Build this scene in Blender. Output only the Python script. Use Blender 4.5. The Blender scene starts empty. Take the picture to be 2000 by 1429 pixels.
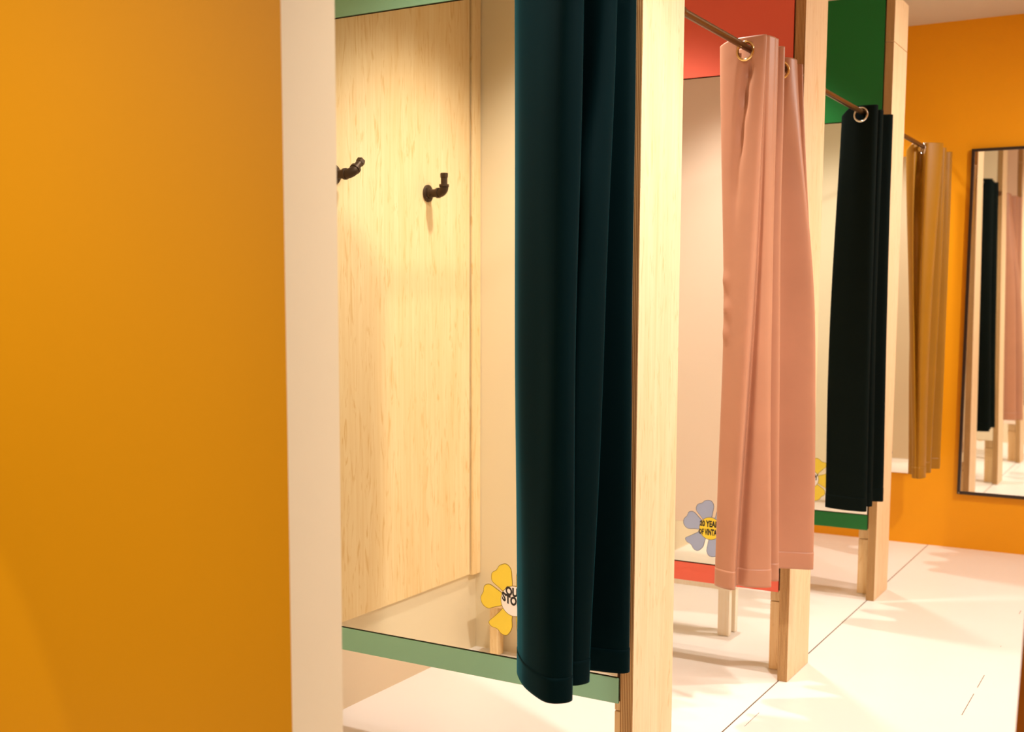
import bpy, bmesh, math, random
from mathutils import Vector, Matrix
random.seed(7)
scene = bpy.context.scene
COL = scene.collection

# ------------------------------------------------------------------ camera
F_PX, PP_Y, H = 2266.0, 815.0, 1.25
yaw, pitch, roll = math.radians(30.41), math.radians(5.90), math.radians(0.214)
fw = Vector((-math.sin(yaw) * math.cos(pitch), math.cos(yaw) * math.cos(pitch), -math.sin(pitch)))
rt = Vector((math.cos(yaw), math.sin(yaw), 0))
up = rt.cross(fw)
r2 = rt * math.cos(roll) + up * math.sin(roll)
u2 = -rt * math.sin(roll) + up * math.cos(roll)
cam_data = bpy.data.cameras.new('camera')
cam = bpy.data.objects.new('camera', cam_data)
COL.objects.link(cam)
M = Matrix((r2, u2, -fw)).transposed().to_4x4()
M.translation = Vector((1.089, 0.0, H))
cam.matrix_world = M
cam_data.sensor_width = 36.0
cam_data.lens = F_PX / 2000 * 36.0
cam_data.shift_y = (PP_Y - 714.5) / 2000
cam_data.clip_start = 0.02
cam_data.dof.use_dof = True
cam_data.dof.focus_distance = 2.9
cam_data.dof.aperture_fstop = 4.5
scene.camera = cam

# ------------------------------------------------------------------ world, lights, exposure
scene.view_settings.view_transform = 'Standard'
scene.view_settings.look = 'None'
scene.view_settings.gamma = 1.0
scene.view_settings.exposure = 0.2
scene.view_settings.use_curve_mapping = False
world = bpy.data.worlds.new('world'); scene.world = world
world.use_nodes = True
world.node_tree.nodes['Background'].inputs[0].default_value = (1.0, 0.82, 0.6, 1)
world.node_tree.nodes['Background'].inputs[1].default_value = 0.1

WARM = (1.0, 0.945, 0.885)
CEIL = 2.598
def lamp(name, loc, target, power, cone=110, blend=0.6, radius=0.05, color=WARM):
    d = bpy.data.lights.new(name, 'SPOT')
    d.energy = power; d.color = color; d.spot_size = math.radians(cone); d.spot_blend = blend
    d.shadow_soft_size = radius
    o = bpy.data.objects.new(name, d); COL.objects.link(o)
    o.location = loc
    o.rotation_euler = (Vector(target) - Vector(loc)).to_track_quat('-Z', 'Y').to_euler()
    return o
# ceiling spots over the corridor
for i, (y, p, c) in enumerate(((2.12, 140, 122), (2.8, 38, 100), (4.0, 32, 96), (4.75, 135, 150))):
    lamp('ceiling_spot', (1.0 if i < 3 else 1.55, y, CEIL - 0.05), (0.25, y + 0.1, 0.0), p, c, 0.9)
# one downlight in each booth
for y, p, c in ((1.82, 94, 106), (3.18, 100, 92), (4.45, 86, 92), (5.62, 66, 102)):
    lamp('booth_downlight', (-0.46, y, CEIL - 0.05), (-0.46, y, 0.0), p, c, 0.85)
# lamps in front of the orange wall on the near side
lamp('near_downlight', (-0.75, -0.9, CEIL - 0.05), (-0.72, 1.25, 0.9), 182, 66, 1.0)
lamp('streak_spot', (-1.35, -0.3, CEIL - 0.05), (-1.02, 1.268, 0.30), 30, 23, 0.12, 0.02)  # narrow spot added to lay a diagonal light streak on the wall

# ------------------------------------------------------------------ materials
def srgb(r, g, b):
    def c(v):
        v /= 255.0
        return v / 12.92 if v <= 0.04045 else ((v + 0.055) / 1.055) ** 2.4
    return (c(r), c(g), c(b), 1.0)

def principled(name, color=(0.8, 0.8, 0.8, 1), rough=0.5, metal=0.0, spec=0.5, sheen=0.0, sheen_tint=None, sheen_rough=0.4):
    m = bpy.data.materials.new(name); m.use_nodes = True
    b = m.node_tree.nodes['Principled BSDF']
    b.inputs['Base Color'].default_value = color
    b.inputs['Roughness'].default_value = rough
    b.inputs['Metallic'].default_value = metal
    b.inputs['Specular IOR Level'].default_value = spec
    if sheen:
        b.inputs['Sheen Weight'].default_value = sheen
        b.inputs['Sheen Roughness'].default_value = sheen_rough
        if sheen_tint: b.inputs['Sheen Tint'].default_value = sheen_tint
    return m

def nodes_of(m): return m.node_tree.nodes, m.node_tree.links, m.node_tree.nodes['Principled BSDF']

def painted(name, color, rough=0.55, var=0.04, spec=0.35):
    """wall paint: flat colour with a little roller mottling and orange-peel bump"""
    m = principled(name, color, rough, spec=spec)
    N, L, b = nodes_of(m)
    tc = N.new('ShaderNodeTexCoord')
    n1 = N.new('ShaderNodeTexNoise'); n1.inputs['Scale'].default_value = 1.7; n1.inputs['Detail'].default_value = 3
    L.new(tc.outputs['Object'], n1.inputs['Vector'])
    mix = N.new('ShaderNodeMix'); mix.data_type = 'RGBA'
    mix.inputs['A'].default_value = tuple(c * (1 - var) for c in color[:3]) + (1,)
    mix.inputs['B'].default_value = tuple(min(1, c * (1 + var)) for c in color[:3]) + (1,)
    L.new(n1.outputs['Fac'], mix.inputs['Factor'])
    L.new(mix.outputs['Result'], b.inputs['Base Color'])
    n2 = N.new('ShaderNodeTexNoise'); n2.inputs['Scale'].default_value = 160; n2.inputs['Detail'].default_value = 2
    L.new(tc.outputs['Object'], n2.inputs['Vector'])
    bp = N.new('ShaderNodeBump'); bp.inputs['Strength'].default_value = 0.04; bp.inputs['Distance'].default_value = 0.002
    L.new(n2.outputs['Fac'], bp.inputs['Height']); L.new(bp.outputs['Normal'], b.inputs['Normal'])
    return m

def wood(name, light, dark, fleck, scale=1.0, fleck_amt=0.6, rough=0.5):
    """rotary-cut softwood veneer, grain along Z"""
    m = principled(name, light, rough, spec=0.3)
    N, L, b = nodes_of(m)
    tc = N.new('ShaderNodeTexCoord')
    oi = N.new('ShaderNodeObjectInfo')
    off = N.new('ShaderNodeVectorMath'); off.operation = 'MULTIPLY_ADD'
    off.inputs[1].default_value = (13.0, 7.0, 5.0)
    L.new(oi.outputs['Random'], off.inputs[0]); L.new(tc.outputs['Object'], off.inputs[2])
    def grain(sx, sz, detail, dist):
        mp = N.new('ShaderNodeMapping'); mp.inputs['Scale'].default_value = (sx * scale, sx * scale, sz * scale)
        L.new(off.outputs[0], mp.inputs['Vector'])
        n = N.new('ShaderNodeTexNoise'); n.inputs['Scale'].default_value = 1.0
        n.inputs['Detail'].default_value = detail; n.inputs['Distortion'].default_value = dist
        L.new(mp.outputs[0], n.inputs['Vector']); return n
    fine = grain(90, 3.0, 4, 0.3)
    broad = grain(9, 0.9, 3, 1.2)
    flk = grain(36, 5.0, 4, 2.8)
    r1 = N.new('ShaderNodeValToRGB')
    r1.color_ramp.elements[0].position = 0.3; r1.color_ramp.elements[0].color = dark
    r1.color_ramp.elements[1].position = 0.68; r1.color_ramp.elements[1].color = light
    av = N.new('ShaderNodeMath'); av.operation = 'MULTIPLY_ADD'; av.inputs[1].default_value = 0.5
    hv = N.new('ShaderNodeMath'); hv.operation = 'MULTIPLY'; hv.inputs[1].default_value = 0.5
    L.new(broad.outputs['Fac'], hv.inputs[0]); L.new(fine.outputs['Fac'], av.inputs[0]); L.new(hv.outputs[0], av.inputs[2])
    L.new(av.outputs[0], r1.inputs['Fac'])
    r2_ = N.new('ShaderNodeValToRGB')
    r2_.color_ramp.elements[0].position = 0.56; r2_.color_ramp.elements[0].color = (0, 0, 0, 1)
    r2_.color_ramp.elements[1].position = 0.70; r2_.color_ramp.elements[1].color = (fleck_amt,) * 3 + (1,)
    L.new(flk.outputs['Fac'], r2_.inputs['Fac'])
    mix = N.new('ShaderNodeMix'); mix.data_type = 'RGBA'
    L.new(r2_.outputs['Color'], mix.inputs['Factor']); L.new(r1.outputs['Color'], mix.inputs['A'])
    mix.inputs['B'].default_value = fleck
    L.new(mix.outputs['Result'], b.inputs['Base Color'])
    bp = N.new('ShaderNodeBump'); bp.inputs['Strength'].default_value = 0.08; bp.inputs['Distance'].default_value = 0.002
    L.new(fine.outputs['Fac'], bp.inputs['Height']); L.new(bp.outputs['Normal'], b.inputs['Normal'])
    return m

def ply_edge(name):
    """stacked veneers seen on end: thin stripes across X"""
    m = principled(name, rough=0.6, spec=0.2)
    N, L, b = nodes_of(m)
    tc = N.new('ShaderNodeTexCoord')
    w = N.new('ShaderNodeTexWave'); w.wave_type = 'BANDS'; w.bands_direction = 'X'; w.wave_profile = 'SIN'
    w.inputs['Scale'].default_value = 72.0; w.inputs['Distortion'].default_value = 0.6
    w.inputs['Detail'].default_value = 2; w.inputs['Detail Scale'].default_value = 0.6
    L.new(tc.outputs['Object'], w.inputs['Vector'])
    rp = N.new('ShaderNodeValToRGB')
    rp.color_ramp.elements[0].position = 0.15; rp.color_ramp.elements[0].color = srgb(150, 100, 54)
    rp.color_ramp.elements[1].position = 0.7; rp.color_ramp.elements[1].color = srgb(224, 182, 122)
    L.new(w.outputs['Fac'], rp.inputs['Fac'])
    mp = N.new('ShaderNodeMapping'); mp.inputs['Scale'].default_value = (200, 200, 6)
    L.new(tc.outputs['Object'], mp.inputs['Vector'])
    n = N.new('ShaderNodeTexNoise'); n.inputs['Scale'].default_value = 1; n.inputs['Detail'].default_value = 3
    L.new(mp.outputs[0], n.inputs['Vector'])
    mix = N.new('ShaderNodeMix'); mix.data_type = 'RGBA'; mix.blend_type = 'MULTIPLY'; mix.inputs['Factor'].default_value = 0.45
    L.new(rp.outputs['Color'], mix.inputs['A']); L.new(n.outputs['Fac'], mix.inputs['B'])
    L.new(mix.outputs['Result'], b.inputs['Base Color'])
    return m

def cloth(name, color, rough, sheen, tint, weave=900, spec=0.3, srough=0.35, mottle=0.12):
    m = principled(name, color, rough, spec=spec, sheen=sheen, sheen_tint=tint, sheen_rough=srough)
    N, L, b = nodes_of(m)
    tc = N.new('ShaderNodeTexCoord')
    n = N.new('ShaderNodeTexNoise'); n.inputs['Scale'].default_value = 7; n.inputs['Detail'].default_value = 4
    L.new(tc.outputs['Object'], n.inputs['Vector'])
    mix = N.new('ShaderNodeMix'); mix.data_type = 'RGBA'
    mix.inputs['A'].default_value = tuple(c * (1 - mottle) for c in color[:3]) + (1,)
    mix.inputs['B'].default_value = tuple(c * (1 + mottle) for c in color[:3]) + (1,)
    L.new(n.outputs['Fac'], mix.inputs['Factor']); L.new(mix.outputs['Result'], b.inputs['Base Color'])
    n2 = N.new('ShaderNodeTexNoise'); n2.inputs['Scale'].default_value = weave; n2.inputs['Detail'].default_value = 1
    L.new(tc.outputs['Object'], n2.inputs['Vector'])
    bp = N.new('ShaderNodeBump'); bp.inputs['Strength'].default_value = 0.06; bp.inputs['Distance'].default_value = 0.001
    L.new(n2.outputs['Fac'], bp.inputs['Height']); L.new(bp.outputs['Normal'], b.inputs['Normal'])
    return m

def floor_material():
    m = principled('floor_tile', srgb(246, 236, 226), 0.28, spec=0.4)
    N, L, b = nodes_of(m)
    tc = N.new('ShaderNodeTexCoord')
    n = N.new('ShaderNodeTexNoise'); n.inputs['Scale'].default_value = 1.1; n.inputs['Detail'].default_value = 4
    L.new(tc.outputs['Object'], n.inputs['Vector'])
    mix = N.new('ShaderNodeMix'); mix.data_type = 'RGBA'
    mix.inputs['A'].default_value = srgb(242, 230, 218); mix.inputs['B'].default_value = srgb(250, 242, 234)
    L.new(n.outputs['Fac'], mix.inputs['Factor'])
    sep = N.new('ShaderNodeSeparateXYZ'); L.new(tc.outputs['Object'], sep.inputs[0])
    def seam(coord, pos, half, breaks):
        s = N.new('ShaderNodeMath'); s.operation = 'SUBTRACT'; s.inputs[1].default_value = pos
        a = N.new('ShaderNodeMath'); a.operation = 'ABSOLUTE'
        l = N.new('ShaderNodeMath'); l.operation = 'LESS_THAN'; l.inputs[1].default_value = half
        L.new(sep.outputs[coord], s.inputs[0]); L.new(s.outputs[0], a.inputs[0]); L.new(a.outputs[0], l.inputs[0])
        if breaks:   # worn joint: grout shows only here and there
            nz = N.new('ShaderNodeTexNoise'); nz.inputs['Scale'].default_value = 3.3
            L.new(tc.outputs['Object'], nz.inputs['Vector'])
            g = N.new('ShaderNodeMath'); g.operation = 'GREATER_THAN'; g.inputs[1].default_value = 0.5
            mu = N.new('ShaderNodeMath'); mu.operation = 'MULTIPLY'
            L.new(nz.outputs['Fac'], g.inputs[0]); L.new(g.outputs[0], mu.inputs[0]); L.new(l.outputs[0], mu.inputs[1])
            if breaks is not True:
                e = N.new('ShaderNodeMath'); e.operation = 'LESS_THAN'; e.inputs[1].default_value = breaks
                L.new(sep.outputs[1], e.inputs[0])
                m2 = N.new('ShaderNodeMath'); m2.operation = 'MULTIPLY'
                L.new(mu.outputs[0], m2.inputs[0]); L.new(e.outputs[0], m2.inputs[1]); return m2
            return mu
        return l
    cur = mix.outputs['Result']
    for args, col in (((0, -0.029, 0.0022, False), srgb(86, 62, 40)), ((0, 0.545, 0.0012, True), srgb(130, 105, 80)),
                      ((0, 0.012, 0.0010, 3.45), srgb(120, 98, 75))):
        s = seam(*args)
        mx = N.new('ShaderNodeMix'); mx.data_type = 'RGBA'
        L.new(s.outputs[0], mx.inputs['Factor']); L.new(cur, mx.inputs['A']); mx.inputs['B'].default_value = col
        cur = mx.outputs['Result']
    L.new(cur, b.inputs['Base Color'])
    return m

MT = {}
MT['orange'] = painted('orange_paint', srgb(240, 160, 2), 0.5)
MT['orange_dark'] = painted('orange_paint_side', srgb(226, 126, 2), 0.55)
MT['cream'] = painted('cream_paint', srgb(238, 220, 186), 0.6)
MT['cream_bounce'] = painted('cream_paint_pink_bounce', srgb(244, 222, 200), 0.6)  # the same cream, with pink bounce light tinted into its colour
MT['ceiling'] = painted('ceiling_paint', srgb(214, 200, 182), 0.8)
MT['sage'] = painted('sage_green_laminate', srgb(132, 176, 144), 0.35, 0.02)
MT['coral'] = painted('coral_laminate', srgb(232, 106, 82), 0.4, 0.02)
MT['green'] = painted('bottle_green_laminate', srgb(18, 108, 44), 0.4, 0.02)
MT['ply_board'] = wood('plywood_veneer', srgb(250, 224, 176), srgb(240, 204, 146), srgb(224, 174, 102), 1.0, 0.6)
MT['ply_face'] = wood('pale_plywood_face', srgb(244, 216, 176), srgb(234, 198, 150), srgb(218, 172, 112), 1.1, 0.55)
MT['ply_edge'] = ply_edge('plywood_edge')
MT['pine'] = wood('pine', srgb(250, 222, 174), srgb(236, 192, 130), srgb(216, 166, 104), 1.5, 0.4)
MT['pale_pine'] = wood('pale_pine', srgb(255, 246, 228), srgb(248, 230, 196), srgb(238, 214, 170), 1.5, 0.3)
MT['core'] = principled('dark_fibreboard', srgb(92, 62, 36), 0.8)
MT['mirror'] = principled('mirror_silvering', (0.90, 0.90, 0.85, 1), 0.015, 1.0)
MT['black'] = principled('black_frame_lacquer', srgb(44, 28, 18), 0.4)
MT['iron'] = principled('blackened_iron', srgb(74, 54, 36), 0.5, 0.6)
MT['rod'] = principled('bronze_rod', srgb(112, 82, 46), 0.34, 0.85)
MT['brass'] = principled('pale_brass', srgb(236, 208, 140), 0.18, 1.0)
MT['nickel'] = principled('polished_nickel', srgb(222, 212, 200), 0.15, 1.0)
MT['screw'] = principled('screw_steel', srgb(200, 190, 170), 0.3, 0.9)
MT['floor'] = floor_material()
MT['teal_cloth'] = cloth('teal_velvet', (0.0007, 0.0076, 0.0090, 1), 0.7, 0.45, (0.03, 0.40, 0.50, 1), spec=0.03, srough=0.24)
MT['pink_cloth'] = cloth('dusty_pink_satin', srgb(190, 136, 106), 0.42, 0.10, (1.0, 0.75, 0.65, 1), spec=0.35)
MT['black_cloth'] = cloth('black_green_cloth', (0.0042, 0.0075, 0.0062, 1), 0.85, 0.0, None, spec=0.04)
MT['mustard_cloth'] = cloth('mustard_satin', srgb(160, 110, 18), 0.42, 0.08, (1.0, 0.8, 0.4, 1), spec=0.35)
MT['petal_yellow'] = principled('yellow_vinyl', srgb(246, 214, 66), 0.4)
MT['petal_blue'] = principled('blue_vinyl', srgb(168, 182, 212), 0.4)
MT['line_olive'] = principled('olive_print', srgb(150, 116, 30), 0.5)
MT['line_slate'] = principled('slate_print', srgb(92, 96, 118), 0.5)
MT['disc_white'] = principled('white_vinyl', srgb(250, 240, 232), 0.4)
MT['disc_yellow'] = principled('yellow_disc_vinyl', srgb(252, 222, 60), 0.4)
MT['print_black'] = principled('black_print', srgb(30, 22, 24), 0.5)

# ------------------------------------------------------------------ mesh helpers
def new_obj(name, bm, mats, parent=None, smooth=False, bevel=0.0):
    me = bpy.data.meshes.new(name)
    bmesh.ops.recalc_face_normals(bm, faces=bm.faces[:])
    if smooth:
        for f in bm.faces: f.smooth = True
    bm.to_mesh(me); bm.free()
    for m in (mats if isinstance(mats, (list, tuple)) else [mats]): me.materials.append(m)
    o = bpy.data.objects.new(name, me); COL.objects.link(o)
    if parent: o.parent = parent
    if bevel:
        md = o.modifiers.new('bevel', 'BEVEL'); md.width = bevel; md.segments = 2; md.limit_method = 'ANGLE'
    return o

def empty(name, loc):
    o = bpy.data.objects.new(name, None); COL.objects.link(o)
    o.location = loc; o.empty_display_size = 0.05
    return o

def tag(o, label, cat, group=None):
    o['label'] = label; o['category'] = cat
    if group: o['group'] = group
    return o

def struct(o):
    o['kind'] = 'structure'; return o

def add_box(bm, x0, x1, y0, y1, z0, z1, edge_mat=None):
    v = [bm.verts.new(p) for p in ((x0, y0, z0), (x1, y0, z0), (x1, y1, z0), (x0, y1, z0),
                                   (x0, y0, z1), (x1, y0, z1), (x1, y1, z1), (x0, y1, z1))]
    fs = []
    for idx in ((3, 2, 1, 0), (4, 5, 6, 7), (0, 1, 5, 4), (1, 2, 6, 5), (2, 3, 7, 6), (3, 0, 4, 7)):
        fs.append(bm.faces.new([v[i] for i in idx]))
    if edge_mat is not None:
        for i in (2, 4): fs[i].material_index = edge_mat      # the two faces looking along Y
    return fs

def box(name, x0, x1, y0, y1, z0, z1, mats, parent=None, bevel=0.0, edge_mat=None):
    bm = bmesh.new(); add_box(bm, x0, x1, y0, y1, z0, z1, edge_mat)
    return new_obj(name, bm, mats, parent, bevel=bevel)

def add_tube(bm, pts, rad, seg=20, cap=True):
    """tube along a polyline; rad is a number or one radius per point"""
    pts = [Vector(p) for p in pts]
    rs = rad if isinstance(rad, (list, tuple)) else [rad] * len(pts)
    rings, prev = [], None
    for i, p in enumerate(pts):
        d = (pts[min(i + 1, len(pts) - 1)] - pts[max(i - 1, 0)])
        if d.length < 1e-9: d = prev_d
        d.normalize(); prev_d = d
        if prev is None:
            a = d.orthogonal().normalized()
        else:
            a = (prev - d * prev.dot(d)).normalized()
        prev = a; b = d.cross(a)
        rings.append([bm.verts.new(p + (a * math.cos(t) + b * math.sin(t)) * rs[i]) for t in (2 * math.pi * k / seg for k in range(seg))])
    for r0, r1 in zip(rings, rings[1:]):
        for k in range(seg):
            bm.faces.new((r0[k], r0[(k + 1) % seg], r1[(k + 1) % seg], r1[k]))
    if cap:
        bm.faces.new(rings[0][::-1]); bm.faces.new(rings[-1])

def add_lathe(bm, centre, axis, profile, seg=28):
    """profile: (distance along axis, radius)"""
    axis = Vector(axis).normalized(); c = Vector(centre)
    a = axis.orthogonal().normalized(); b = axis.cross(a)
    rings = []
    for h, r in profile:
        rings.append([bm.verts.new(c + axis * h + (a * math.cos(t) + b * math.sin(t)) * max(r, 1e-5)) for t in (2 * math.pi * k / seg for k in range(seg))])
    for r0, r1 in zip(rings, rings[1:]):
        for k in range(seg):
            bm.faces.new((r0[k], r0[(k + 1) % seg], r1[(k + 1) % seg], r1[k]))
    bm.faces.new(rings[0][::-1]); bm.faces.new(rings[-1])

def add_torus(bm, centre, axis, R, r, seg=40, rseg=12, flat=1.0):
    axis = Vector(axis).normalized(); c = Vector(centre)
    a = axis.orthogonal().normalized(); b = axis.cross(a)
    rings = []
    for k in range(seg):
        t = 2 * math.pi * k / seg; d = a * math.cos(t) + b * math.sin(t)
        rings.append([bm.verts.new(c + d * (R + r * math.cos(s)) + axis * r * flat * math.sin(s)) for s in (2 * math.pi * j / rseg for j in range(rseg))])
    for k in range(seg):
        r0, r1 = rings[k], rings[(k + 1) % seg]
        for j in range(rseg):
            bm.faces.new((r0[j], r1[j], r1[(j + 1) % rseg], r0[(j + 1) % rseg]))

def smooth_by_angle(o, deg=35):
    me = o.data
    for p in me.polygons: p.use_smooth = True
    bm = bmesh.new(); bm.from_mesh(me)
    for e in bm.edges:
        if len(e.link_faces) == 2 and e.calc_face_angle(0) > math.radians(deg): e.smooth = False
    bm.to_mesh(me); bm.free()

# ------------------------------------------------------------------ room shell
BACK, END = -1.086, 6.115
bm = bmesh.new(); add_box(bm, -3.2, 2.3, -2.2, END + 0.1, -0.08, 0.0); struct(new_obj('floor', bm, MT['floor']))
bm = bmesh.new(); add_box(bm, -3.2, 2.3, -2.2, END + 0.1, CEIL, CEIL + 0.08); struct(new_obj('ceiling', bm, MT['ceiling']))
struct(box('wall_back', BACK - 0.1, BACK, 1.386, END, 0, CEIL, MT['cream']))
struct(box('wall_end', -1.186, 2.3, END, END + 0.1, 0, CEIL, MT['orange']))
# near partition: orange on the side that faces the camera, cream on its end and inside the booth
bm = bmesh.new(); fs = add_box(bm, -3.2, -0.03, 1.268, 1.386, 0, CEIL)
fs[2].material_index = 1
struct(new_obj('wall_near', bm, [MT['cream'], MT['orange']]))
# orange partition at the right of the corridor mouth, its free edge a little out of plumb
bm = bmesh.new()
fs = add_box(bm, 0.9, 2.2, 1.60, 1.70, 0, CEIL)
for v in bm.verts:
    if v.co.x < 1.0: v.co.x = 0.896 + 0.028 * v.co.z
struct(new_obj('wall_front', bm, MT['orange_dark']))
struct(box('wall_right', 2.2, 2.3, -2.2, END, 0, CEIL, MT['cream']))
struct(box('wall_left', -3.2, -3.1, -2.2, 1.268, 0, CEIL, MT['cream']))
struct(box('wall_rear', -3.1, 2.2, -2.2, -2.1, 0, CEIL, MT['cream']))

# ------------------------------------------------------------------ booth dividers
DEPTH = 0.24
PANEL_X0, PANEL_X1 = -1.083, -0.038
def divider(yn, panel, back, label):
    t = empty('booth_divider', (0, yn, 0))
    tag(t, label, 'partition', 'fitting room partitions')
    D = DEPTH
    e = [MT['ply_face'], MT['ply_edge']]
    box('end_board', -0.033, 0.0, 0, D, 0.001, 2.262, e, t, 0.0012, 1)
    box('end_board', -0.033, 0.0, 0, D, 2.2645, 2.45, e, t, 0.0012, 1)
    box('core', PANEL_X0, -0.034, 0.008, D - 0.008, 0.300, 2.44, MT['core'], t)
    box('lower_panel', PANEL_X0, PANEL_X1, 0, 0.007, 0.296, 0.358, panel, t, 0.001)
    box('upper_panel', PANEL_X0, PANEL_X1, 0, 0.007, 1.964, 2.45, panel, t, 0.001)
    box('back_panel', PANEL_X0, -0.034, D - 0.007, D, 0.296, 2.45, back, t, 0.001)
    # stud carrying the divider, set back behind the end board
    box('leg', -0.096, -0.0345, 0.105, 0.165, 0.001, 0.236, MT['pine'], t, 0.0015)
    box('packing_block', -0.096, -0.0345, 0.105, 0.165, 0.2385, 0.2985, MT['pine'], t, 0.0015)
    box('leg', -1.07, -1.01, 0.105, 0.165, 0.001, 0.2985, MT['pine'], t, 0.0015)
    return t
Y1, Y2, Y3 = 2.42, 3.64, 4.83
divider(Y1, MT['sage'], MT['cream_bounce'], 'plywood-edged partition with sage green bands above and below its mirror, nearest of the row')
divider(Y2, MT['coral'], MT['cream'], 'plywood-edged partition with coral red bands, behind the pink curtain')
divider(Y3, MT['green'], MT['cream'], 'plywood-edged partition with dark green bands, behind the black curtain')

# ------------------------------------------------------------------ booth mirrors
def wall_mirror(x0, x1, y, label):
    t = empty('wall_mirror', ((x0 + x1) / 2, y, 0.362))
    tag(t, label, 'mirror', 'frameless booth mirrors')
    h = (x1 - x0) / 2
    bm = bmesh.new(); fs = add_box(bm, -h, h, -0.001, 0.0065, 0, 1.598)
    for i, f in enumerate(fs):
        if i != 2: f.material_index = 1
    new_obj('glass', bm, [MT['mirror'], MT['core']], t)
    return t
wall_mirror(PANEL_X0 + 0.002, PANEL_X1 - 0.002, Y1, 'tall frameless mirror with a yellow flower sticker between the sage green bands')
wall_mirror(PANEL_X0 + 0.002, PANEL_X1 - 0.002, Y2, 'tall frameless mirror between the coral red bands, beside the pink curtain')
wall_mirror(PANEL_X0 + 0.002, PANEL_X1 - 0.002, Y3, 'tall frameless mirror between the dark green bands, beside the black curtain')
wall_mirror(-1.06, -0.13, END - 0.0075, 'tall frameless mirror on the orange end wall, half hidden by the mustard curtain')

# ------------------------------------------------------------------ black framed mirror on the end wall
TWIST = 0.014
def framed_mirror():
    x0, x1, z0, z1, w, d = 0.103, 0.803, 0.278, 1.978, 0.014, 0.022
    t = empty('framed_mirror', ((x0 + x1) / 2, END, z0))
    tag(t, 'large mirror in a thin black frame on the orange end wall beside the mustard curtain', 'mirror')
    cx = (x0 + x1) / 2; h = (x1 - x0) / 2; H2 = z1 - z0
    for a in ((-h, h, 0, w), (-h, h, H2 - w, H2)):
        box('frame_rail', a[0], a[1], -d, -0.0005, a[2], a[3], MT['black'], t, 0.001)
    for a in ((-h, -h + w), (h - w, h)):
        box('frame_rail', a[0], a[1], -d, -0.0005, w, H2 - w, MT['black'], t, 0.001)
    # the thin glass is very slightly twisted in its frame
    bm = bmesh.new(); n = 12; g = []
    for j in range(n + 1):
        zz = w * 0.8 + (H2 - w * 1.6) * j / n
        g.append([bm.verts.new((xx, -d + 0.010 + TWIST * (zz / H2) * xx, zz)) for xx in (-h + w * 0.8 + (2 * h - w * 1.6) * i / n for i in range(n + 1))])
    for j in range(n):
        for i in range(n): bm.faces.new((g[j][i], g[j][i + 1], g[j + 1][i + 1], g[j + 1][i]))
    gl = new_obj('glass', bm, MT['mirror'], t, True)
    box('backing', -h + w * 0.8, h - w * 0.8, -d + 0.014, -0.003, w * 0.8, H2 - w * 0.8, MT['core'], t)
    bm = bmesh.new(); add_lathe(bm, (-h + 0.009, -d - 0.001, 0.007), (0, 1, 0), [(0, 0.001), (0.0005, 0.0028), (0.002, 0.003)], 14)
    new_obj('screw', bm, MT['screw'], t, True)
framed_mirror()

# ------------------------------------------------------------------ flower stickers on the mirrors
def catmull_closed(pts, n=6):
    out = []
    m = len(pts)
    for i in range(m):
        p0, p1, p2, p3 = (Vector(pts[(i + k - 1) % m]) for k in range(4))
        for s in range(n):
            t = s / n
            out.append(0.5 * ((2 * p1) + (p2 - p0) * t + (2 * p0 - 5 * p1 + 4 * p2 - p3) * t * t + (3 * p1 - p0 - 3 * p2 + p3) * t ** 3))
    return out

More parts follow.
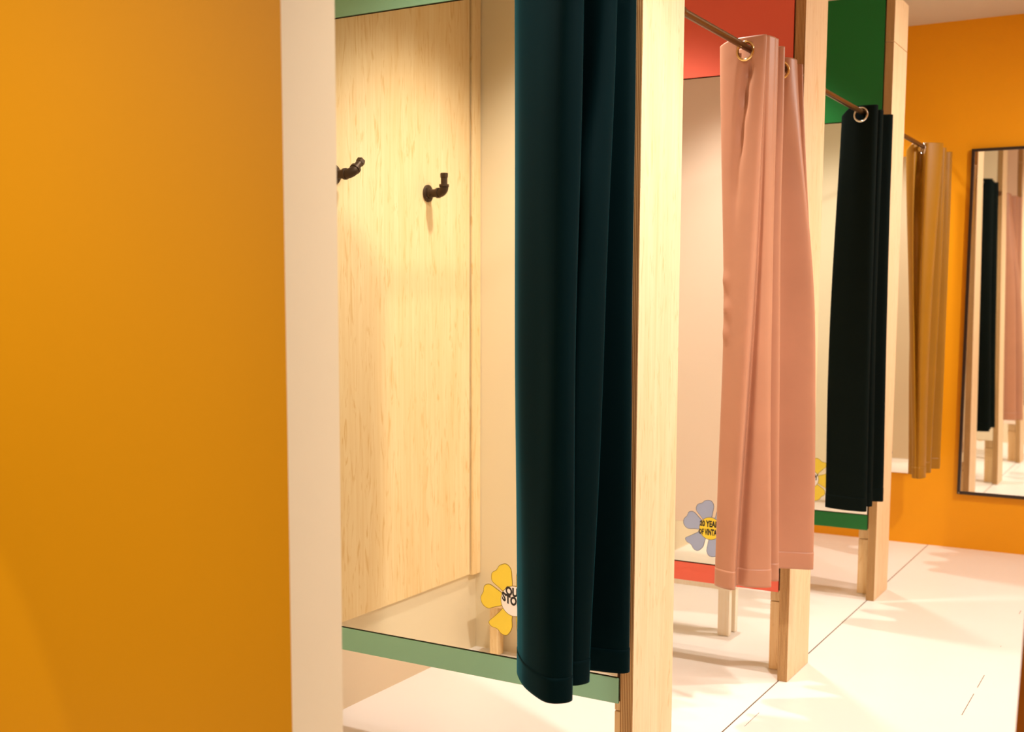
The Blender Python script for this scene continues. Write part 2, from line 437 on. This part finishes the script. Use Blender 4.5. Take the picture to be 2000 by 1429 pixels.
PETALS = [
    [(.034, -.012), (.052, -.024), (.072, -.033), (.086, -.027), (.089, -.012), (.096, .002), (.092, .018), (.076, .027), (.054, .020), (.034, .012)],
    [(.034, -.014), (.050, -.020), (.070, -.026), (.090, -.032), (.095, -.020), (.090, -.004), (.093, .012), (.086, .026), (.064, .028), (.046, .018), (.034, .010)],
    [(.034, -.010), (.054, -.022), (.074, -.030), (.090, -.024), (.094, -.006), (.088, .008), (.086, .024), (.070, .033), (.050, .024), (.034, .014)],
]
def sticker(x, y, z, rot, petal_mat, line_mat, disc_mat, lines, label, group):
    t = empty('flower_sticker', (x, y, z)); tag(t, label, 'sticker', group)
    def slab(name, pts, y0, y1, mat, parent):
        bm = bmesh.new()
        a = [bm.verts.new((p[0], y0, p[1])) for p in pts]; b = [bm.verts.new((p[0], y1, p[1])) for p in pts]
        n = len(pts)
        bm.faces.new(a); bm.faces.new(b[::-1])
        for i in range(n): bm.faces.new((a[i], b[i], b[(i + 1) % n], a[(i + 1) % n]))
        return new_obj(name, bm, mat, parent)
    for k in range(6):
        ang = math.radians(60 * k + rot)
        base = PETALS[k % 3]
        c, s = math.cos(ang), math.sin(ang)
        def put(pts): return [(p[0] * c - p[1] * s, p[0] * s + p[1] * c) for p in pts]
        P = catmull_closed([(a, b, 0) for a, b in base])
        cen = Vector((0.063, 0, 0))
        Q = [cen + (p - cen) * (1 + 0.0016 / max((p - cen).length, 0.01)) for p in P]
        pet = slab('petal', put(P), -0.0008, -0.0004, petal_mat, t)
        slab('outline', put(Q), -0.0004, 0.0, line_mat, pet)
    circ = lambda r: [(r * math.cos(2 * math.pi * i / 48), r * math.sin(2 * math.pi * i / 48)) for i in range(48)]
    slab('disc_rim', circ(0.0388), -0.0010, -0.0001, line_mat, t)
    disc = slab('disc', circ(0.0372), -0.0014, -0.0010, disc_mat, t)
    for (txt, size, tz, sx, tilt) in lines:
        cu = bpy.data.curves.new('lettering', 'FONT'); cu.body = txt; cu.size = size; cu.align_x = 'CENTER'; cu.align_y = 'CENTER'
        cu.extrude = 0.0001; cu.offset = size * 0.05; cu.resolution_u = 4
        to = bpy.data.objects.new('lettering_curve', cu); COL.objects.link(to)
        dg = bpy.context.evaluated_depsgraph_get()
        me = bpy.data.meshes.new_from_object(to.evaluated_get(dg))
        bpy.data.objects.remove(to)
        # the glyphs swell towards the middle so the line fills the round disc
        half = max(abs(v.co.x) for v in me.vertices) or 1
        for v in me.vertices:
            vx, vy = v.co.x * sx, v.co.y
            k = math.sqrt(max(0.0, 1 - (vx / 0.046) ** 2))
            vz = tz + vy * (0.35 + 0.65 * k) if tilt is None else tz + vy + tilt * vx * vx * 100 * 0.16
            v.co = Vector((vx, -0.0015 + v.co.z, vz))
        me.materials.clear(); me.materials.append(MT['print_black'])
        o = bpy.data.objects.new('lettering', me); COL.objects.link(o); o.parent = disc
    return t
story = [('OUR', 0.0285, 0.0210, 0.80, 0.5), ('STORY', 0.0285, -0.0010, 0.78, 0.6)]
sticker(-0.322, Y1 - 0.0011, 0.505, 0, MT['petal_yellow'], MT['line_olive'], MT['disc_white'], story,
        'yellow flower sticker on the mirror beside the dark teal curtain', 'yellow flower stickers')
years = [('20 YEARS', 0.0285, 0.0145, 0.62, None), ('OF VINTAGE', 0.0285, -0.0135, 0.50, None)]
sticker(-0.275, Y2 - 0.0011, 0.483, -15, MT['petal_blue'], MT['line_slate'], MT['disc_yellow'], years,
        'pale blue flower sticker with a yellow centre, beside the pink curtain', 'blue flower stickers')
sticker(-0.283, Y3 - 0.0011, 0.492, 0, MT['petal_yellow'], MT['line_olive'], MT['disc_white'], story,
        'yellow flower sticker seen between the pink and the black curtain', 'yellow flower stickers')
sticker(-0.318, END - 0.0086, 0.478, -15, MT['petal_blue'], MT['line_slate'], MT['disc_yellow'], years,
        'pale blue flower sticker on the end wall mirror, left of the mustard curtain', 'blue flower stickers')

# ------------------------------------------------------------------ plywood board, corner batten and pipe hooks in the first booth
pb = box('plywood_board', BACK + 0.0005, BACK + 0.013, 1.445, Y1 - 0.004, 0.277, 2.45, [MT['ply_board'], MT['ply_edge']], None, 0.001, 1)
tag(pb, 'yellow plywood board on the back wall carrying the pipe hooks, seen in the nearest mirror', 'panel')
bt = box('corner_batten', BACK + 0.0005, BACK + 0.022, 1.388, 1.441, 0.274, 2.45, MT['ply_board'], None, 0.001)
tag(bt, 'slim pine batten upright in the corner beside the plywood board', 'batten')

def pipe_hook(y, z, turn, label):
    x = BACK + 0.0135
    t = empty('pipe_hook', (x, y, z)); tag(t, label, 'hook', 'iron pipe hooks')
    bm = bmesh.new()
    add_lathe(bm, (0, 0, 0), (1, 0, 0), [(0, 0.0275), (0.004, 0.0275), (0.006, 0.025), (0.007, 0.017), (0.014, 0.0155), (0.015, 0.013)], 36)
    o = new_obj('flange', bm, MT['iron'], t); smooth_by_angle(o)
    for k in range(4):
        a = math.pi / 4 + k * math.pi / 2
        bm = bmesh.new(); add_lathe(bm, (0.0052, 0.021 * math.cos(a), 0.021 * math.sin(a)), (1, 0, 0), [(0, 0.003), (0.002, 0.0028), (0.0028, 0.0012)], 12)
        new_obj('screw', bm, MT['iron'], t, True)
    bm = bmesh.new(); add_lathe(bm, (0.010, 0, 0), (1, 0, 0), [(0, 0.0130), (0.034, 0.0130)], 24)
    o = new_obj('nipple', bm, MT['iron'], t); smooth_by_angle(o)
    d = Vector((0, math.sin(turn), math.cos(turn)))           # the way the hook's free end points
    bm = bmesh.new()
    add_lathe(bm, (0.036, 0, 0), (1, 0, 0), [(0, 0.0140), (0.001, 0.0165), (0.009, 0.0165), (0.010, 0.0140)], 28)
    arc = []
    R = 0.018
    for i in range(11):
        a = i / 10 * math.pi / 2
        arc.append(Vector((0.046 + R * math.sin(a), 0, 0)) + d * (R - R * math.cos(a)))
    add_tube(bm, arc, 0.0140, 24)
    add_lathe(bm, Vector((0.046 + R, 0, 0)) + d * R, d, [(0, 0.0140), (0.0005, 0.0160), (0.008, 0.0160), (0.0085, 0.0130)], 28)
    o = new_obj('elbow', bm, MT['iron'], t); smooth_by_angle(o)
    bm = bmesh.new(); add_lathe(bm, Vector((0.046 + R, 0, 0)) + d * (R + 0.008), d, [(0, 0.0105), (0.024, 0.0105)], 24)
    o = new_obj('riser', bm, MT['iron'], t); smooth_by_angle(o)
    bm = bmesh.new(); add_lathe(bm, Vector((0.046 + R, 0, 0)) + d * (R + 0.028), d, [(0, 0.0105), (0.002, 0.0128), (0.014, 0.0134), (0.016, 0.0115)], 6)
    o = new_obj('plug', bm, MT['iron'], t)
    return t
pipe_hook(1.699, 1.583, 0.0, 'dark iron pipe hook pointing straight up, right of the two on the plywood board')
pipe_hook(2.172, 1.600, math.radians(-48), 'dark iron pipe hook turned sideways, left of the two on the plywood board')

# ------------------------------------------------------------------ low step stools
def step_stool(x, y, label, w=0.56, dpt=0.10, h=0.20, lw=0.022, ld=0.014, mat='pine'):
    t = empty('step_stool', (x, y, 0)); tag(t, label, 'stool')
    box('seat', -w / 2 - 0.01, w / 2 + 0.01, -dpt / 2 - 0.012, dpt / 2 + 0.012, h - 0.022, h, MT[mat], t, 0.003)
    for sx in (-1, 1):
        for sy in (-1, 1):
            cx, cy = sx * (w / 2 - 0.024), sy * (dpt / 2 - 0.016)
            box('leg', cx - lw, cx + lw, cy - ld, cy + ld, 0.001, h - 0.0225, MT[mat], t, 0.002)
    return t

# ------------------------------------------------------------------ curtain rods
ROD_X, ROD_Z, ROD_R = -0.017, 1.936, 0.0095
def curtain_rod(y0, y1, label):
    t = empty('curtain_rod', (ROD_X, y0, ROD_Z)); tag(t, label, 'rod', 'bronze curtain rods')
    Ln = y1 - y0
    bm = bmesh.new(); add_tube(bm, [(0, 0.004, 0), (0, Ln - 0.004, 0)], ROD_R, 24)
    o = new_obj('tube', bm, MT['rod'], t); smooth_by_angle(o)
    for yy, s in ((0.0008, 1), (Ln - 0.0008, -1)):
        bm = bmesh.new(); add_lathe(bm, (0, yy, 0), (0, s, 0), [(0, 0.0155), (0.004, 0.0155), (0.006, 0.0145), (0.022, 0.0128), (0.023, 0.0098)], 28)
        o = new_obj('flange', bm, MT['rod'], t); smooth_by_angle(o)
curtain_rod(1.386, Y1, 'bronze curtain rod that the dark teal curtain hangs on')
curtain_rod(Y1 + DEPTH, Y2, 'bronze curtain rod that the dusty pink curtain hangs on')
curtain_rod(Y2 + DEPTH, Y3, 'bronze curtain rod that the black curtain hangs on')
curtain_rod(Y3 + DEPTH, END, 'bronze curtain rod that the mustard curtain hangs on')

# ------------------------------------------------------------------ curtains
def cat_open(P, i, t):
    n = len(P)
    g = lambda k: P[min(max(k, 0), n - 1)]
    p0, p1, p2, p3 = g(i - 1), g(i), g(i + 1), g(i + 2)
    return tuple(0.5 * ((2 * b) + (c - a) * t + (2 * a - 5 * b + 4 * c - d) * t * t + (3 * b - a - 3 * c + d) * t ** 3)
                 for a, b, c, d in zip(p0, p1, p2, p3))

def hash_noise(seed):
    rnd = random.Random(seed)
    comps = [(rnd.uniform(2, 9), rnd.uniform(-3, 3), rnd.uniform(0, 6.28), rnd.uniform(0.3, 1)) for _ in range(7)]
    return lambda z, u: sum(a * math.sin(z * fz + u * fu + ph) for fz, fu, ph, a in comps) / 4.0

def curtain(name, levels, mat, ring_mat, label, seed, wrinkle=0.004, hem=0.052, top_dips=(), hem_dips=(), creases=(), per=14, rings=None):
    """levels: list of (z, [(x, y), ...]) from top to bottom; the cloth runs through the plan points at each level.
    top_dips / hem_dips: {point index: drop in metres}; creases: (z, u, dz, du, depth) pinches pushed along the normal."""
    npt = len(levels[0][1])
    ztop, zbot = levels[0][0], levels[-1][0]
    def plan(z):
        zs = [l[0] for l in levels]
        k = 0
        while k < len(zs) - 2 and z < zs[k + 1]: k += 1
        t = (zs[k] - z) / (zs[k] - zs[k + 1]); t = min(max(t, -0.1), 1.1)
        out = []
        for j in range(npt):
            L = [(l[1][j][0], l[1][j][1]) for l in levels]
            out.append(cat_open(L, k, t))
        return out
    NU = (npt - 1) * per
    NZ = 150
    nz = hash_noise(seed)
    t = empty(name, (ROD_X, levels[0][1][npt // 2][1], zbot)); tag(t, label, 'curtain')
    org = Vector(t.location)
    def drop(tab, u):
        i = min(int(u), npt - 1); f = u - i
        g = lambda k: tab.get(min(k, npt - 1), 0.0)
        f = f * f * (3 - 2 * f)
        return g(i) * (1 - f) + g(i + 1) * f
    td, hd = dict(top_dips), dict(hem_dips)
    def point(zi_frac, u, offset=0.0):
        zt = ztop - drop(td, u); zb = zbot + drop(hd, u)
        z = zt + (zb - zt) * zi_frac
        P = plan(ztop + (zbot - ztop) * zi_frac)
        i = min(int(u), npt - 2); f = u - i
        x, y = cat_open(P, i, f)
        x2, y2 = cat_open(P, i, min(f + 0.03, 1)) if f < 0.97 else (x, y)
        x1, y1 = cat_open(P, i, max(f - 0.03, 0))
        tx, ty = x2 - x1, y2 - y1
        l = math.hypot(tx, ty) or 1
        nx, ny = ty / l, -tx / l
        w = wrinkle * nz(z, u) * (0.35 + 0.65 * min(1, (ztop - z) / 0.25))
        for cz, cu, dz, du, dep in creases:
            w += dep * math.exp(-((z - cz) / dz) ** 2 - ((u - cu) / du) ** 2)
        w += offset
        return Vector((x + nx * w, y + ny * w, z)) - org, Vector((nx, ny, 0))
    # where the rod pierces the cloth
    zr = ROD_Z - 0.011
    fr = (ztop - zr) / (ztop - zbot)
    cross = []
    prev = None
    for k in range(NU * 3 + 1):
        u = k / (NU * 3) * (npt - 1)
        p, n = point(fr, u)
        if prev is not None and (prev[0].x) * (p.x) < 0 and 0.6 < u < npt - 1.3:
            if not rings or round(u) in rings or any(abs(u - q) < 0.8 for q in rings):
                c = (prev[0] + p) / 2; c.x = 0.0; c.z = zr - org.z
                cross.append((c, n))
        prev = (p, n)
    RI, RO = 0.0205, 0.0285
    def sheet(nm, f0, f1, nzr, offset, m, parent, thick, holes):
        bm = bmesh.new(); grid = []
        for a in range(nzr + 1):
            fz = f0 + (f1 - f0) * a / nzr
            grid.append([bm.verts.new(point(fz, b / NU * (npt - 1), offset)[0]) for b in range(NU + 1)])
        for a in range(nzr):
            for b in range(NU):
                f = bm.faces.new((grid[a][b], grid[a + 1][b], grid[a + 1][b + 1], grid[a][b + 1]))
        if holes:
            kill = []
            for f in bm.faces:
                c = f.calc_center_median()
                if abs(c.z - (zr - org.z)) > 0.05: continue
                for cc, n in cross:
                    if (c - cc).length < RI + 0.003: kill.append(f); break
            bmesh.ops.delete(bm, geom=kill, context='FACES')
        o = new_obj(nm, bm, m, parent, True)
        md = o.modifiers.new('thickness', 'SOLIDIFY'); md.thickness = thick; md.offset = 0
        return o
    # denser rows at the heading so the eyelet holes are round
    bm = bmesh.new(); rows = []
    head = 0.11 / (ztop - zbot)
    fzs = [head * a / 26 for a in range(26)] + [head + (1 - head) * a / NZ for a in range(NZ + 1)]
    for fz in fzs:
        rows.append([bm.verts.new(point(fz, b / NU * (npt - 1))[0]) for b in range(NU + 1)])
    for a in range(len(fzs) - 1):
        for b in range(NU):
            bm.faces.new((rows[a][b], rows[a + 1][b], rows[a + 1][b + 1], rows[a][b + 1]))
    kill = []
    for f in bm.faces:
        c = f.calc_center_median()
        if abs(c.z - (zr - org.z)) > 0.05: continue
        for cc, n in cross:
            if (c - cc).length < RI + 0.0035: kill.append(f); break
    bmesh.ops.delete(bm, geom=kill, context='FACES')
    o = new_obj('cloth', bm, mat, t, True)
    md = o.modifiers.new('thickness', 'SOLIDIFY'); md.thickness = 0.0022; md.offset = 0
    fh = hem / (ztop - zbot)
    sheet('hem', 1 - fh, 1.001, 8, 0.0, mat, t, 0.0040, False)
    for c, n in cross:
        bm = bmesh.new()
        add_torus(bm, c, n, (RI + RO) / 2, (RO - RI) / 2, 44, 12, 0.8)
        new_obj('eyelet', bm, ring_mat, t, True)
    return t

def lv(*rows):
    """rows of (x per level..., y per level...) -> list of per-level plans"""
    return rows

TEAL = [
    # x top, x mid, x bottom, y top, y mid, y bottom
    (-.165, -.160, -.155, 2.27, 2.27, 2.27), (-.195, -.190, -.185, 2.205, 2.205, 2.205), (-.140, -.135, -.128, 2.115, 2.115, 2.12),
    (-.055, -.055, -.060, 2.055, 2.06, 2.062), (-.002, -.012, -.018, 2.035, 2.04, 2.042), (.028, .012, .012, 2.052, 2.058, 2.062),
    (.024, .008, .007, 2.082, 2.090, 2.092), (-.050, -.060, -.060, 2.115, 2.12, 2.125), (-.095, -.100, -.105, 2.145, 2.15, 2.15),
    (-.040, -.050, -.060, 2.165, 2.155, 2.165), (.028, -.010, -.022, 2.176, 2.152, 2.166), (.032, .014, -.010, 2.212, 2.215, 2.208),
    (-.070, -.080, -.080, 2.235, 2.235, 2.235), (-.105, -.110, -.110, 2.26, 2.26, 2.26), (-.030, -.040, -.040, 2.285, 2.275, 2.275),
    (.025, .030, .032, 2.305, 2.295, 2.295), (.012, .018, .020, 2.335, 2.33, 2.33), (-.080, -.080, -.080, 2.36, 2.36, 2.36)]
PINK = [
    (-.065, -.05, -.06, 3.245, 3.245, 3.245), (-.104, -.076, -.084, 3.18, 3.18, 3.18), (-.05, -.035, -.055, 3.148, 3.15, 3.15),
    (.034, .014, -.014, 3.134, 3.132, 3.14), (.040, .012, -.026, 3.148, 3.185, 3.20), (.047, .032, .012, 3.158, 3.182, 3.195),
    (.052, .048, .062, 3.188, 3.205, 3.22), (.042, .038, .050, 3.225, 3.235, 3.245), (-.05, -.05, -.05, 3.255, 3.255, 3.255),
    (-.09, -.09, -.09, 3.275, 3.275, 3.275), (-.02, -.02, -.01, 3.29, 3.29, 3.29), (.035, .042, .058, 3.305, 3.305, 3.305),
    (.020, .026, .040, 3.335, 3.335, 3.335), (-.06, -.06, -.06, 3.36, 3.36, 3.36), (-.085, -.085, -.085, 3.40, 3.40, 3.40),
    (-.03, -.03, -.02, 3.445, 3.445, 3.445), (.004, -.004, .012, 3.465, 3.475, 3.475), (.014, .083, .100, 3.50, 3.50, 3.505),
    (.004, .072, .088, 3.53, 3.53, 3.53), (-.05, -.03, -.03, 3.555, 3.555, 3.555),
    (.010, .060, .070, 3.585, 3.585, 3.585), (-.06, -.04, -.04, 3.618, 3.618, 3.618)]
BLACK = [
    (-.075, -.09, -.09, 4.51, 4.51, 4.51), (-.095, -.115, -.110, 4.45, 4.45, 4.45), (-.05, -.055, -.05, 4.425, 4.425, 4.425),
    (.000, .000, .004, 4.415, 4.418, 4.418), (.036, .039, .045, 4.425, 4.425, 4.425), (.025, .026, .030, 4.46, 4.46, 4.46),
    (-.06, -.06, -.06, 4.485, 4.485, 4.485), (-.09, -.09, -.09, 4.515, 4.515, 4.515), (.000, .000, .010, 4.54, 4.54, 4.54),
    (.027, .027, .038, 4.552, 4.552, 4.552), (.015, .015, .024, 4.585, 4.585, 4.585), (-.07, -.07, -.07, 4.61, 4.61, 4.61),
    (-.09, -.09, -.09, 4.64, 4.64, 4.64), (.000, .000, .010, 4.67, 4.67, 4.67), (.034, .038, .048, 4.685, 4.685, 4.685),
    (.020, .024, .034, 4.715, 4.715, 4.715), (-.07, -.07, -.07, 4.75, 4.75, 4.75)]
MUSTARD = [
    (-.05, -.04, .02, 5.63, 5.63, 5.63), (-.092, -.054, -.010, 5.565, 5.565, 5.565), (-.058, -.030, .004, 5.535, 5.535, 5.535),
    (-.028, -.018, .012, 5.555, 5.56, 5.535), (.004, .006, .028, 5.525, 5.53, 5.535), (.056, .037, .042, 5.575, 5.575, 5.58),
    (.044, .026, .030, 5.62, 5.62, 5.62), (-.06, -.05, -.03, 5.655, 5.655, 5.655), (-.08, -.07, -.05, 5.695, 5.695, 5.695),
    (.000, .010, .010, 5.735, 5.735, 5.735), (.042, .040, .032, 5.755, 5.755, 5.755), (.026, .024, .018, 5.795, 5.795, 5.795),
    (-.07, -.06, -.05, 5.835, 5.835, 5.835), (-.08, -.07, -.06, 5.875, 5.875, 5.875), (.000, .010, .010, 5.905, 5.905, 5.905),
    (.038, .042, .042, 5.925, 5.925, 5.925), (.022, .026, .026, 5.965, 5.965, 5.965), (-.07, -.06, -.06, 6.005, 6.005, 6.005)]
def levels_of(tab, zt, zm, zb):
    return [(zt, [(r[0], r[3]) for r in tab]), (zm, [(r[1], r[4]) for r in tab]), (zb, [(r[2], r[5]) for r in tab])]

curtain('booth_curtain', levels_of(TEAL, 1.962, 1.15, 0.420), MT['teal_cloth'], MT['nickel'],
        'dark teal velvet curtain bunched beside the nearest plywood partition', 3, 0.0025,
        creases=((1.50, 9.6, 0.10, 0.5, 0.014), (1.42, 9.0, 0.06, 0.4, -0.012)))
curtain('booth_curtain', levels_of(PINK, 1.962, 1.20, 0.418), MT['pink_cloth'], MT['brass'],
        'dusty pink satin curtain with brass eyelets bunched beside the coral banded partition', 11, 0.0035,
        top_dips={0: 0.02, 1: 0.012, 9: 0.01},
        rings=[2.6, 10, 15.4],
        creases=((1.875, 2.45, 0.03, 0.13, -0.024), (1.81, 2.33, 0.05, 0.14, -0.026), (1.71, 2.2, 0.07, 0.17, -0.018), (1.58, 2.05, 0.09, 0.2, -0.008), (1.30, 1.4, 0.02, 0.25, 0.006), (1.22, 1.5, 0.02, 0.25, 0.006), (1.15, 1.4, 0.02, 0.25, 0.005)))
curtain('booth_curtain', levels_of(BLACK, 1.958, 1.20, 0.448), MT['black_cloth'], MT['nickel'],
        'black curtain with nickel eyelets bunched beside the dark green banded partition', 21, 0.002,
        top_dips={0: 0.05, 1: 0.03}, rings=[2, 3])
curtain('booth_curtain', levels_of(MUSTARD, 1.950, 1.22, 0.425), MT['mustard_cloth'], MT['nickel'],
        'mustard yellow curtain hanging against the orange end wall', 31, 0.003, top_dips={0: 0.04, 1: 0.03},
        creases=((1.86, 2.95, 0.05, 0.22, -0.02), (1.72, 2.7, 0.12, 0.25, -0.03), (1.45, 2.5, 0.2, 0.3, -0.02), (1.5, 6.0, 0.3, 0.3, -0.01)))

step_stool(-0.715, 1.43, 'low pine step stool against the near wall, its leg seen in the nearest mirror', dpt=0.052, lw=0.016, ld=0.011)
step_stool(-0.62, 4.08, 'low pale wooden step stool, its legs seen under the coral banded partition', mat='pale_pine')
